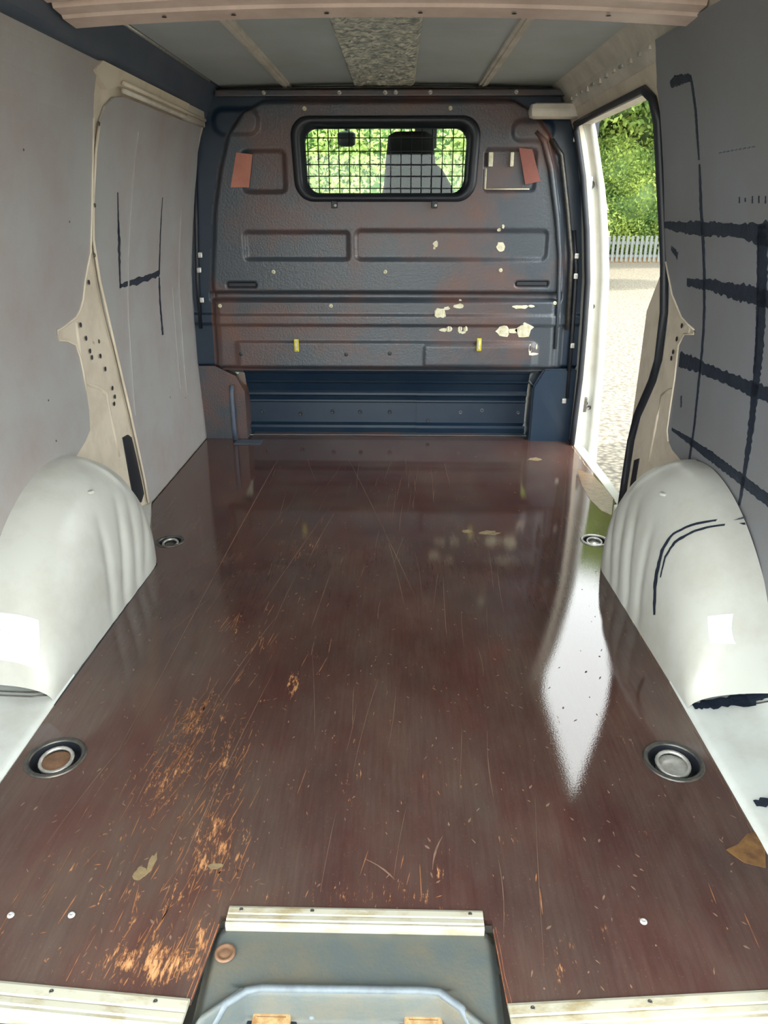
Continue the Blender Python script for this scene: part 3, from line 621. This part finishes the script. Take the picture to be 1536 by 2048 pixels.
# rail brackets at the ends of the slots, dark inserts in the slots
for x0, x1, z0, z1 in ((-.668, -.553, .675, .691), (.555, .682, .681, .697)): boxo('slot_insert', x0, x1, 2.588, 2.596, z0, z1, M_rubber, wf, .003)
o = pyd('pocket_lit_side', [(-.594, 2.583, 1.190), (-.530, 2.583, 1.183), (-.552, 2.583, 1.063), (-.626, 2.583, 1.063), (-.594, 2.575, 1.190), (-.530, 2.575, 1.183), (-.552, 2.575, 1.063), (-.626, 2.575, 1.063)],  # added plate, orange put in for the pocket's lit side
        [(4, 5, 6, 7), (0, 1, 5, 4), (1, 2, 6, 5), (2, 3, 7, 6), (3, 0, 4, 7)], M_orange, wf); o['label'] = 'salmon orange plate standing for the lit side of the left upper pocket'
o = pyd('pocket_lit_side', [(.528, 2.583, 1.205), (.580, 2.583, 1.200), (.622, 2.583, 1.085), (.562, 2.583, 1.072), (.528, 2.575, 1.205), (.580, 2.575, 1.200), (.622, 2.575, 1.085), (.562, 2.575, 1.072)],  # second added plate, red-brown for the lit side of the right pocket
        [(4, 5, 6, 7), (0, 1, 5, 4), (1, 2, 6, 5), (2, 3, 7, 6), (3, 0, 4, 7)], M_redbr, wf); o['label'] = 'red-brown plate standing for the lit side of the right upper pocket'
tube('pocket_lip', [(.402, 2.580, 1.130), (.402, 2.580, 1.056)], .004, M_chip, wf, 6); tube('pocket_lip', [(.402, 2.580, 1.056), (.58, 2.580, 1.056)], .0028, M_chip, wf, 6)
for x0, x1 in ((.410, .428), (.496, .510)): boxo('white_clip', x0, x1, 2.572, 2.590, 1.138, 1.190, M_chip, wf, .003)
def yb(x, z): i = int(np.clip(round((x / (np.interp(z, _z, _w) + .004) + 1) / 2 * 340), 0, 340)); j = int(np.clip(round((z - .318) / .005), 0, len(zs) - 1)); return YB - float(H[i, j])
for x, z in ((-.472, .736), (-.001, .737), (.483, .744), (-.708, .598), (-.232, .599), (.719, .612), (-.316, 1.345), (.253, 1.345)): screw(wf, (x, yb(x, z) - .0005, z), .0085, 'Y', M_chip)
for x in (-.47, -.177, .0, .04, .173, .503): screw(wf, (x, 2.564, 1.397), .009, 'Y', M_steel)
for x, z in ((.749, 1.235), (.796, .80), (.80, .72), (.814, .432), (.80, .188), (-.775, .802), (-.785, .742), (-.785, .62)): boxo('loom_clip', x - .010, x + .008, 2.575, 2.592, z - .010, z + .012, M_steel, wf, .003)
for x, z in ((.02, .10), (.35, .10), (.62, .10), (-.4, .09), (-.25, .10), (-.12, .10), (-.58, .10), (.2, .06), (.45, .11)):
    lathe('fixing_hole', [(.010, 0), (.008, .004), (.005, .002), (.0001, .002)], M_rubber if x < .3 else M_dsteel, wf, 12, (x, 2.712, z), 'Y')
for x, z in ((-.63, .395), (-.17, .395), (.02, .4)): lathe('fixing_hole', [(.009, 0), (.006, .001), (.0001, .001)], M_rubber, wf, 10, (x, yb(x, z) - .001, z), 'Y')
def chip(pts, z_, x_):
    y = min(yb(px, pz) for px, pz in pts) - .0012
    bm = bmesh.new(); f = bm.faces.new([bm.verts.new((px, yb(px, pz) - .0015, pz)) for px, pz in pts]); bmesh.ops.triangulate(bm, faces=[f]); obj('paint_chip', bm, M_chip, wf)
for k, (x, z, a, b) in enumerate(((.209, .848, .010, .012), (.205, .832, .005, .006), (.478, .836, .016, .022), (.468, .902, .008, .007), (.484, .915, .005, .008), (.236, .570, .026, .020), (.262, .59, .012, .008), (.316, .600, .024, .009), (.32, .617, .008, .008), (.577, .597, .034, .008), (.62, .60, .016, .005),
                                  (.250, .500, .016, .008), (.275, .503, .012, .012), (.322, .502, .009, .014), (.346, .502, .009, .013), (.335, .489, .012, .005), (.509, .495, .030, .022), (.595, .500, .040, .028), (.552, .496, .024, .012),
                                  (.626, .42, .006, .020), (.640, .400, .022, .006), (.655, .43, .004, .012))):
    chip(blobpts(x, z, a, b, k + 50, 12, .28), z, x)
for x, z in ((-.384, .438), (.405, .444)):
    y = yb(x, z); b = boxo('tag', x - .010, x + .010, y - .014, y - .001, z - .030, z + .024, M_yellow, wf, .003); boxo('tag_face', x - .004, x + .004, y - .0155, y - .013, z - .022, z + .018, M_chip, b, .001)
# raised contour down the right side of the bulkhead and black loom down both sides
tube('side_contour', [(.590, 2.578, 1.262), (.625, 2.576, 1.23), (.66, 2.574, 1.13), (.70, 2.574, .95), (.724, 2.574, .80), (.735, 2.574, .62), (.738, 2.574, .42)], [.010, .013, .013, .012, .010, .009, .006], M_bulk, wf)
tube('side_contour', [(.655, 2.585, 1.235), (.70, 2.585, 1.18), (.742, 2.585, .98), (.775, 2.585, .80), (.785, 2.585, .5)], .010, M_dsteel, wf)
tube('wiring_loom', [(-.765, 2.585, 1.16), (-.785, 2.59, .9), (-.80, 2.59, .7), (-.805, 2.59, .5)], .008, M_rubber, wf); tube('wiring_loom', [(.775, 2.59, .9), (.80, 2.59, .75), (.808, 2.59, .5), (.812, 2.59, .2)], .010, M_rubber, wf)

# bulkhead window: rubber frame, pane, and the mesh guard in front of it
def frame_loop(name, specs, m, par):
    bm = bmesh.new(); rings = []
    for (x0, x1, z0, z1, r, y) in specs: rings.append([bm.verts.new((x, y, z)) for x, z in rrect(x0, x1, z0, z1, r, 8, .12)])
    k = len(rings[0])
    for a, b in zip(rings, rings[1:]):
        for i in range(k): bm.faces.new((a[i], a[(i + 1) % k], b[(i + 1) % k], b[i]))
    return obj(name, bm, m, par, True)
win = struct(frame_loop('window_1', [(-.378, .378, 1.008, 1.320, .075, 2.590), (-.376, .376, 1.010, 1.318, .074, 2.562), (-.366, .366, 1.018, 1.310, .068, 2.552), (-.345, .345, 1.028, 1.296, .060, 2.552), (-.336, .336, 1.034, 1.288, .056, 2.566), (-.332, .332, 1.038, 1.284, .054, 2.600), (-.328, .328, 1.042, 1.280, .052, 2.606), (-.328, .328, 1.042, 1.280, .052, 2.66)], M_rubber, None))
win.location = (0, 0, 0)
boxo('pane', -.335, .335, 2.632, 2.636, 1.034, 1.286, M_glass, win)
for x in (-.207, .199): b = boxo('frame_catch', x - .012, x + .012, 2.560, 2.582, .985, 1.012, M_rubber, win, .003); screw(b, (x + .004, 2.559, .995), .006, 'Y', M_steel)
g = thing('window_guard', 'black wire mesh guard across the bulkhead window', 'guard', (0, 2.614, 1.04))
wv = bpy.data.meshes.new('wire'); 
for k in range(16):
    x = -.312 + .0416 * k; o = tube('wire', [(0, 0, 0), (0, 0, .240)], .0022, M_rubber, g, 6) if k == 0 else None
    if k == 0: vm = o.data
    else: o = bpy.data.objects.new('wire', vm); C.objects.link(o); o.parent = g
    o.location = (x * (1 - .0), 0, 0)
for k, z in enumerate((.020, .065, .108, .156, .204, .238)):
    if k == 0: o = tube('wire', [(-.330, 0, 0), (.330, 0, 0)], .0022, M_rubber, g, 6); hm = o.data
    else: o = bpy.data.objects.new('wire', hm); C.objects.link(o); o.parent = g
    o.location = (0, -.004, z)

# ------------------------------------------------------------------ doorway in the right side
sealp = [wp(y, z, 1, .0) for y, z in [(1.738, .0)] + RO[2:13]] + [wp(2.2, 1.283, 1, 0), wp(2.50, 1.281, 1, .0), wp(2.525, 1.26, 1, 0)] + [wp(2.53, z, 1, 0) for z in (1.1, .9, .7, .5, .3, .1, 0)]
tube('door_seal', sealp, .0125, M_rubber, wr, 8)
o = tube('door_seal_lip', [p + Vector((.014, -.004, 0)) for p in sealp[:10]], .007, M_rail, wr, 6)
# white B pillar beside the bulkhead
zz = np.linspace(-.42, 1.31, 36); xin = np.interp(zz, [-.42, 0, .3, .708, 1.05, 1.29, 1.31], [.852, .848, .846, .832, .792, .738, .73]); wd = np.interp(zz, [-.42, 0, .3, .6, .87, 1.1, 1.31], [.13, .115, .11, .105, .10, .085, .075])
off = [(0, .12), (0, .01), (.06, 0), (.30, .0), (.36, .010), (.52, .012), (.58, .0), (.62, -.012), (.80, -.016), (.92, -.010), (1.0, .012), (1.02, .08)]
P = np.array([[(xin[i] + wd[i] * a, 2.545 + b, zz[i]) for a, b in off] for i in range(len(zz))])
bp = grid('door_pillar', P, M_white, wr); bp['label'] = 'glossy white pillar between doorway and bulkhead'
for x, z, r in ((.815, 1.07, .016), (.868, .603, .012), (.917, .632, .009), (.882, .189, .012), (.90, .17, .010)): lathe('fixing_hole', [(r, .006), (r * .8, .001), (.0001, .001)], M_dsteel, bp, 12, (x, 2.540, z), 'Y')
boxo('striker', .872, .890, 2.530, 2.548, .15, .215, M_dsteel, bp, .004); boxo('latch_bracket', .800, .820, 2.532, 2.548, 1.03, 1.10, M_steel, bp, .004)
boxo('rail_bracket', .548, .76, 2.47, 2.55, 1.300, 1.352, M_roofr, wr, .022)
boxo('door_sill', .856, .900, 1.76, 2.54, -.40, -.012, M_white, wr, .006)
# sliding door, slid back along the outside
sd = struct(pyd('door_1', *(lambda pts: ([(.955, y, z) for y, z in pts] + [(1.005, y, z) for y, z in pts],
     [tuple(range(len(pts)))[::-1], tuple(range(len(pts), 2 * len(pts)))] + [(i, (i + 1) % len(pts), len(pts) + (i + 1) % len(pts), len(pts) + i) for i in range(len(pts))]))(
     [(.55, -.33), (2.09, -.33), (2.10, .1), (2.09, .42), (2.09, .64), (1.99, .78), (1.90, .86), (1.80, 1.0), (1.72, 1.2), (1.66, 1.28), (.55, 1.28)]), M_cream))
boxo('track', .94, .97, .3, 1.9, .60, .63, M_white, sd)

# ------------------------------------------------------------------ lashing eyes
def eye(x, y, r, label, inner, rim):
    t = thing('lashing_eye', label, 'lashing eye', (x, y, 0), None)
    lathe('flange', [(r + .007, .0003), (r + .006, .0028), (r + .001, .0034), (r - .003, .001), (r - .004, -.010)], rim, t)
    lathe('cup', [(r - .0035, 0.0), (r - .007, -.020), (r - .012, -.024), (.0001, -.024)], M_rubber, t)
    lathe('pin_plate', [(r * .60, -.0235), (r * .60, -.010), (r * .55, -.008), (r * .45, -.010), (r * .34, -.008), (.0001, -.007)], inner, t)
    tube('ring', [(r * .60 * math.cos(a), r * .60 * math.sin(a), -.006 + .004 * math.sin(a)) for a in np.linspace(0, 2 * math.pi, 20, endpoint=False)], .0038, M_steel, t, 8, True)
    return t
eye(-.596, .449, .050, 'round recessed lashing eye with a rusty centre, in the floor near the rear left', M_rust, M_dsteel)
eye(.592, .462, .050, 'round recessed lashing eye with a pale metal centre, in the floor near the rear right', M_steel, M_dsteel)
eye(-.664, 1.452, .038, 'small dark lashing eye in the floor just ahead of the left wheel arch', M_dsteel, M_dsteel)
eye(.690, 1.488, .038, 'small pale lashing eye in the floor beside the doorway and right wheel arch', M_steel, M_steel)

# ------------------------------------------------------------------ rear latch cover in the sill notch
xs = np.linspace(-.209, .207, 130); ys = np.linspace(-.19, .100, 100); XX, YY = np.meshgrid(xs, ys, indexing='ij')
Zc = -.008 - .020 * sstep(.06, -.19, YY) - .012 * sstep(.014, .0, .207 - np.abs(XX)) - .004 * sstep(.085, .1, YY)
# ridge outline: flat top edge, splayed sides
side_d = np.maximum((np.abs(XX + .010) - (.136 + np.clip(.0 - YY, 0, .2) * 1.3)) * .6, YY - .000)
Zc = Zc + .012 * np.exp(-(side_d / .007) ** 2) - .034 * sstep(-.004, -.014, side_d)
Zc = Zc + .0012 * np.sin(XX * 60) * 0
cov = thing('latch_cover', 'scuffed black plastic latch cover set into the notch at the rear edge of the floor', 'cover', (0, 0, 0))
o = grid('cover_shell', np.stack([XX, YY, Zc], 2), M_plastic, cov)
V = []
pts = [(-.196, -.05), (-.146 - .02, -.018), (-.140, -.001), (-.120, .002), (.100, .003), (.122, .001), (.150, -.018), (.180, -.05)]
def cz(x, y): i = int(np.clip((x + .209) / .416 * 129, 0, 129)); j = int(np.clip((y + .19) / .29 * 99, 0, 99)); return float(Zc[i, j])
tube('rim', [(x, y, cz(x, y) - .002) for x, y in pts], .0055, M_plaslt, cov)
lathe('plug', [(.015, 0), (.0145, .002), (.011, .0025), (.009, -.0005), (.006, .001), (.0001, .001)], M_rust, cov, 20, (-.182, .056, cz(-.176, .056) + .002))
for x in (-.106, .100):
    s = boxo('striker', x - .026, x + .026, -.034, -.004, -.052, -.034, M_gold, cov, .004); boxo('striker_slot', x - .020, x + .020, -.027, -.0255, -.036, -.0338, M_rust, s, .0004); boxo('striker_slot', x - .020, x + .020, -.015, -.0135, -.036, -.0338, M_rust, s, .0004)
    boxo('striker_plate', x - .034, x + .034, -.042, .002, -.058, -.044, M_rubber, cov, .002)
boxo('latch_bar', -.066, .062, -.075, -.026, -.060, -.040, M_plaslt, cov, .004)
lathe('paint_drip', [(.0055, 0), (.004, .003), (.0001, .004)], M_plaslt, cov, 12, (-.052, -.008, -.040))
boxo('latch_tray', -.198, .202, -.19, .09, -.085, -.075, M_rubber, cov)

# ------------------------------------------------------------------ cab beyond the bulkhead
cab = struct(boxo('cab_shell', -.86, .86, 2.70, 3.55, 1.425, 1.45, M_cab))
boxo('side_lower', -.92, -.88, 2.70, 4.35, -.3, .72, M_cab, cab); boxo('side_lower', .88, .92, 2.70, 4.35, -.3, .72, M_cab, cab)
boxo('cab_floor', -.9, .9, 2.80, 4.35, -.34, -.30, M_cab, cab); boxo('dashboard', -.86, .86, 3.85, 4.35, .1, .70, M_cab, cab, .05)
for s in (-1, 1): tube('screen_pillar', [(s * .74, 3.52, 1.43), (s * .82, 4.0, 1.05), (s * .88, 4.36, .72)], .035, M_cab, cab)
for s in (-1, 1): boxo('cab_post', s * .74, s * .84, 2.70, 2.86, .7, 1.43, M_cab, cab)
ws = struct(pyd('window_2', [(-.74, 3.52, 1.425), (.74, 3.52, 1.425), (.88, 4.36, .71), (-.88, 4.36, .71), (-.74, 3.524, 1.429), (.74, 3.524, 1.429), (.88, 4.364, .714), (-.88, 4.364, .714)],
     [(0, 3, 2, 1), (4, 5, 6, 7), (0, 1, 5, 4), (1, 2, 6, 5), (2, 3, 7, 6), (3, 0, 4, 7)], M_glass))
# seat
seat = thing('cab_seat', 'dark fabric cab seat with tall backrest seen through the bulkhead window', 'seat', (.14, 3.05, -.3))
def cushion(name, secs, par, m):
    """secs: list of (cx, cy, z, halfwidth, halfdepth)"""
    bm = bmesh.new(); rings = []
    for cx, cy, z, hx, hy in secs:
        rings.append([bm.verts.new((cx + hx * (abs(math.cos(a)) ** .5) * (1 if math.cos(a) > 0 else -1), cy + hy * (abs(math.sin(a)) ** .6) * (1 if math.sin(a) > 0 else -1), z)) for a in np.linspace(0, 2 * math.pi, 20, endpoint=False)])
    for a, b in zip(rings, rings[1:]):
        for i in range(20): bm.faces.new((a[i], a[(i + 1) % 20], b[(i + 1) % 20], b[i]))
    bm.faces.new(rings[0][::-1]); bm.faces.new(rings[-1]); return obj(name, bm, m, par, True)
cushion('backrest', [(0, 0, .55, .20, .05), (0, .0, .58, .24, .07), (.01, .0, .9, .24, .07), (.01, -.02, 1.25, .20, .06), (0, -.03, 1.38, .155, .055), (-.02, -.03, 1.45, .13, .05), (-.02, -.03, 1.47, .10, .03)], seat, M_seat)
cushion('headrest', [(-.035, -.04, 1.440, .09, .03), (-.035, -.04, 1.455, .115, .045), (-.035, -.04, 1.585, .10, .045), (-.035, -.04, 1.60, .07, .03)], seat, M_seat)
cushion('seat_cushion', [(0, .22, .30, .20, .20), (0, .22, .33, .25, .26), (0, .22, .50, .25, .26), (0, .22, .54, .20, .22)], seat, M_seat)
boxo('seat_base', -.18, .18, .05, .42, .04, .31, M_cab, seat, .01)
mir = thing('rear_view_mirror', 'small dark mirror hanging at the top left of the windscreen view', 'mirror', (-.222, 3.62, 1.42))
cushion('mirror_housing', [(0, 0, -.135, .03, .012), (0, 0, -.125, .045, .022), (0, 0, -.075, .048, .024), (0, 0, -.062, .03, .014)], mir, M_rubber)
tube('mirror_stalk', [(0, .0, -.065), (0, .0, .004)], .008, M_rubber, mir)
vis = thing('sun_visor', 'pale grey sun visor hanging beside the seat top', 'visor', (.19, 3.42, 1.42))
boxo('visor_pad', -.06, .05, -.006, .008, -.16, -.012, MATS['grey_cab_plastic'], vis, .006); tube('visor_rod', [(-.06, 0, -.010), (.05, 0, -.010)], .005, M_cab, vis); tube('visor_mount', [(-.05, 0, -.012), (-.05, 0, .006)], .006, M_cab, vis)

# ------------------------------------------------------------------ outdoors
ZG = -.60
gr = struct(pyd('ground', [(-60, -40, ZG), (60, -40, ZG), (60, 80, ZG), (-60, 80, ZG), (-60, -40, ZG - .2), (60, -40, ZG - .2), (60, 80, ZG - .2), (-60, 80, ZG - .2)], [(0, 1, 2, 3), (4, 7, 6, 5), (0, 4, 5, 1), (1, 5, 6, 2), (2, 6, 7, 3), (3, 7, 4, 0)], M_ground))
fence = thing('picket_fence', 'low grey picket fence beyond the gravel, seen through the side doorway', 'fence', (2, 24.8, ZG))
for k in range(96):
    if k == 0:
        bm = bmesh.new()
        f = bm.faces.new([bm.verts.new(p) for p in ((-.042, -.02, 0), (.042, -.02, 0), (.042, -.02, .77), (.03, -.02, .79), (-.03, -.02, .79), (-.042, -.02, .77))]); r = bmesh.ops.extrude_face_region(bm, geom=[f])
        for v in r['geom']:
            if isinstance(v, bmesh.types.BMVert): v.co.y += .025
        o = obj('picket', bm, M_fence, fence); pm = o.data
    else: o = bpy.data.objects.new('picket', pm); C.objects.link(o); o.parent = fence
    o.location = (.15 * k, 0, .02)
boxo('rail', -.1, 14.4, .010, .05, .15, .24, M_fence, fence); boxo('rail', -.1, 14.4, .010, .05, .55, .64, M_fence, fence)
for k in range(7): boxo('post', 2.35 * k - .05, 2.35 * k + .05, .05, .15, 0, .82, M_fdark, fence)
hedge_wall = boxo('gravel_board', -.1, 14.4, .052, .08, 0.0, .16, M_brown, fence)

def crown_mesh(name, n, seed, leaf, shape):
    r = np.random.default_rng(seed); nb = len(shape); V = np.zeros((n, 4, 3)); q = r.choice(nb, n, p=np.array([s[3] ** 2 for s in shape]) / sum(s[3] ** 2 for s in shape))
    c = np.array([s[:3] for s in shape])[q]; rad = np.array([s[3] for s in shape])[q]
    dr = r.normal(size=(n, 3)); dr /= np.linalg.norm(dr, axis=1)[:, None]
    pos = c + dr * (rad * (.82 + .26 * r.random(n)))[:, None]
    a = r.normal(size=(n, 3)); a += dr * .2; a /= np.linalg.norm(a, axis=1)[:, None]; b = np.cross(a, r.normal(size=(n, 3))); b /= np.linalg.norm(b, axis=1)[:, None]
    s = leaf * (.6 + .8 * r.random(n))[:, None]
    V[:, 0] = pos - a * s; V[:, 1] = pos + b * s * .5; V[:, 2] = pos + a * s; V[:, 3] = pos - b * s * .5
    me = bpy.data.meshes.new(name); me.vertices.add(4 * n); me.vertices.foreach_set('co', V.reshape(-1)); me.loops.add(4 * n); me.loops.foreach_set('vertex_index', np.arange(4 * n))
    me.polygons.add(n); me.polygons.foreach_set('loop_start', np.arange(0, 4 * n, 4)); me.update(); me.validate(); return me
def core_mesh(name, shape):
    bm = bmesh.new()
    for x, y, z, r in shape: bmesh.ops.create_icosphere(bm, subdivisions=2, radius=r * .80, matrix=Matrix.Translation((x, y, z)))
    me = bpy.data.meshes.new(name); bm.to_mesh(me); bm.free(); return me
def cloud(seed, n, rx, rz, z0, r0):
    q = random.Random(seed); out = []
    for k in range(n):
        a = q.uniform(0, 6.28); u = q.uniform(.2, 1); out.append((rx * u * math.cos(a), rx * u * math.sin(a) * .7, z0 + q.uniform(0, rz), r0 * q.uniform(.7, 1.2)))
    return out
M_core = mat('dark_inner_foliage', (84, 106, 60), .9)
SH = [cloud(1, 20, 2.2, 9.0, 2.2, 1.75), cloud(2, 18, 2.6, 8.5, 2.0, 1.85)]; TC = [crown_mesh('crown_leaves', 70000, 5 + i, .080, s) for i, s in enumerate(SH)]; TCo = [core_mesh('crown_core', s) for s in SH]
BH = [[(-1.4, 0, .9, 1.1), (-.5, .1, 1.5, 1.4), (.6, -.1, 1.2, 1.3), (1.5, .1, 1.0, 1.2), (0, 0, .6, 1.2), (-1.0, 0, 2.3, 1.0), (.8, 0, 2.5, 1.1)]]
BC = crown_mesh('bush_leaves', 34000, 9, .052, BH[0]); BCo = core_mesh('bush_core', BH[0])
def tree(x, y, k, s, label, group, leafm):
    t = thing('tree', label, 'tree', (x, y, ZG), group)
    lm = TC[k].copy() if (k, leafm.name) not in tree.c else tree.c[(k, leafm.name)]
    if (k, leafm.name) not in tree.c: lm.materials.append(leafm); tree.c[(k, leafm.name)] = lm
    if not TCo[k].materials: TCo[k].materials.append(M_core)
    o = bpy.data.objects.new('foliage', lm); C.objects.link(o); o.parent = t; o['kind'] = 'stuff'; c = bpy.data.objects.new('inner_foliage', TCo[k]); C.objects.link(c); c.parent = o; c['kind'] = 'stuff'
    o.rotation_euler.z = random.uniform(0, 6.28)
    tube('trunk', [(0, 0, -.05), (.05, 0, 2), (-.05, .05, 5), (0, 0, 8)], [.26, .2, .16, .08], M_bark, t, 8)
    t.scale = (s, s, s); return t
tree.c = {}
def bush(x, y, s, label, group, leafm):
    t = thing('bush', label, 'bush', (x, y, ZG), group)
    if leafm.name not in bush.c: lm = BC.copy(); lm.materials.append(leafm); bush.c[leafm.name] = lm
    if not BCo.materials: BCo.materials.append(M_core)
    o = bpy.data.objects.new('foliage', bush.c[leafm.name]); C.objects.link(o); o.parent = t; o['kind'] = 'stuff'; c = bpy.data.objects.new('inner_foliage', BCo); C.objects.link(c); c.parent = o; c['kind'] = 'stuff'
    tube('stem', [(0, 0, -.05), (.03, 0, .6), (0, 0, 1.2)], .05, M_bark, t, 6)
    t.scale = (s, s, s); t.rotation_euler.z = random.uniform(-.3, .3); return t
bush.c = {}
ORD = ('leftmost', 'second from the left', 'third from the left', 'fourth from the left', 'fifth from the left', 'rightmost')
G1, G2 = 'trees beyond the fence outside the doorway', 'bushes behind the fence outside the doorway'
for x, y, k, s in ((4.5, 30, 0, 1.2), (8.0, 29.6, 1, 1.25), (11.5, 30, 0, 1.25), (15, 29, 1, 1.2), (18.5, 27, 0, 1.2)): tree(x, y, k, s, '%s of the tall green trees behind the picket fence outside the doorway' % ORD[round((x - 4.5) / 3.5)], G1, M_leaf)
for i, (x, y, s) in enumerate(((4.2, 26.9, 1), (6.4, 26.6, 1.05), (8.3, 26.8, 1.1), (10.6, 26.7, .95), (12.8, 26.8, 1.1), (15, 26.5, 1.1))): bush(x, y, s, '%s of the dense green bushes right behind the picket fence' % ORD[i], G2, M_leaf)
G3, G4 = 'bright trees ahead of the windscreen', 'bright bushes ahead of the windscreen'
for i, (x, y, k, s) in enumerate(((-8.5, 24, 1, 1), (-5, 25, 0, 1), (-1.5, 24, 1, 1.05), (1.5, 27, 0, 1))): tree(x, y, k, s, '%s of the bright yellow-green trees ahead of the windscreen' % ORD[i], G3, M_leafy)
for i, (x, y, s) in enumerate(((-6, 17, 1.1), (-3.4, 16.6, 1.2), (-.8, 16.8, 1.2), (1.6, 17.2, 1.1))): bush(x, y, s, '%s of the yellow-green bushes ahead of the windscreen' % ORD[i], G4, M_leafy)
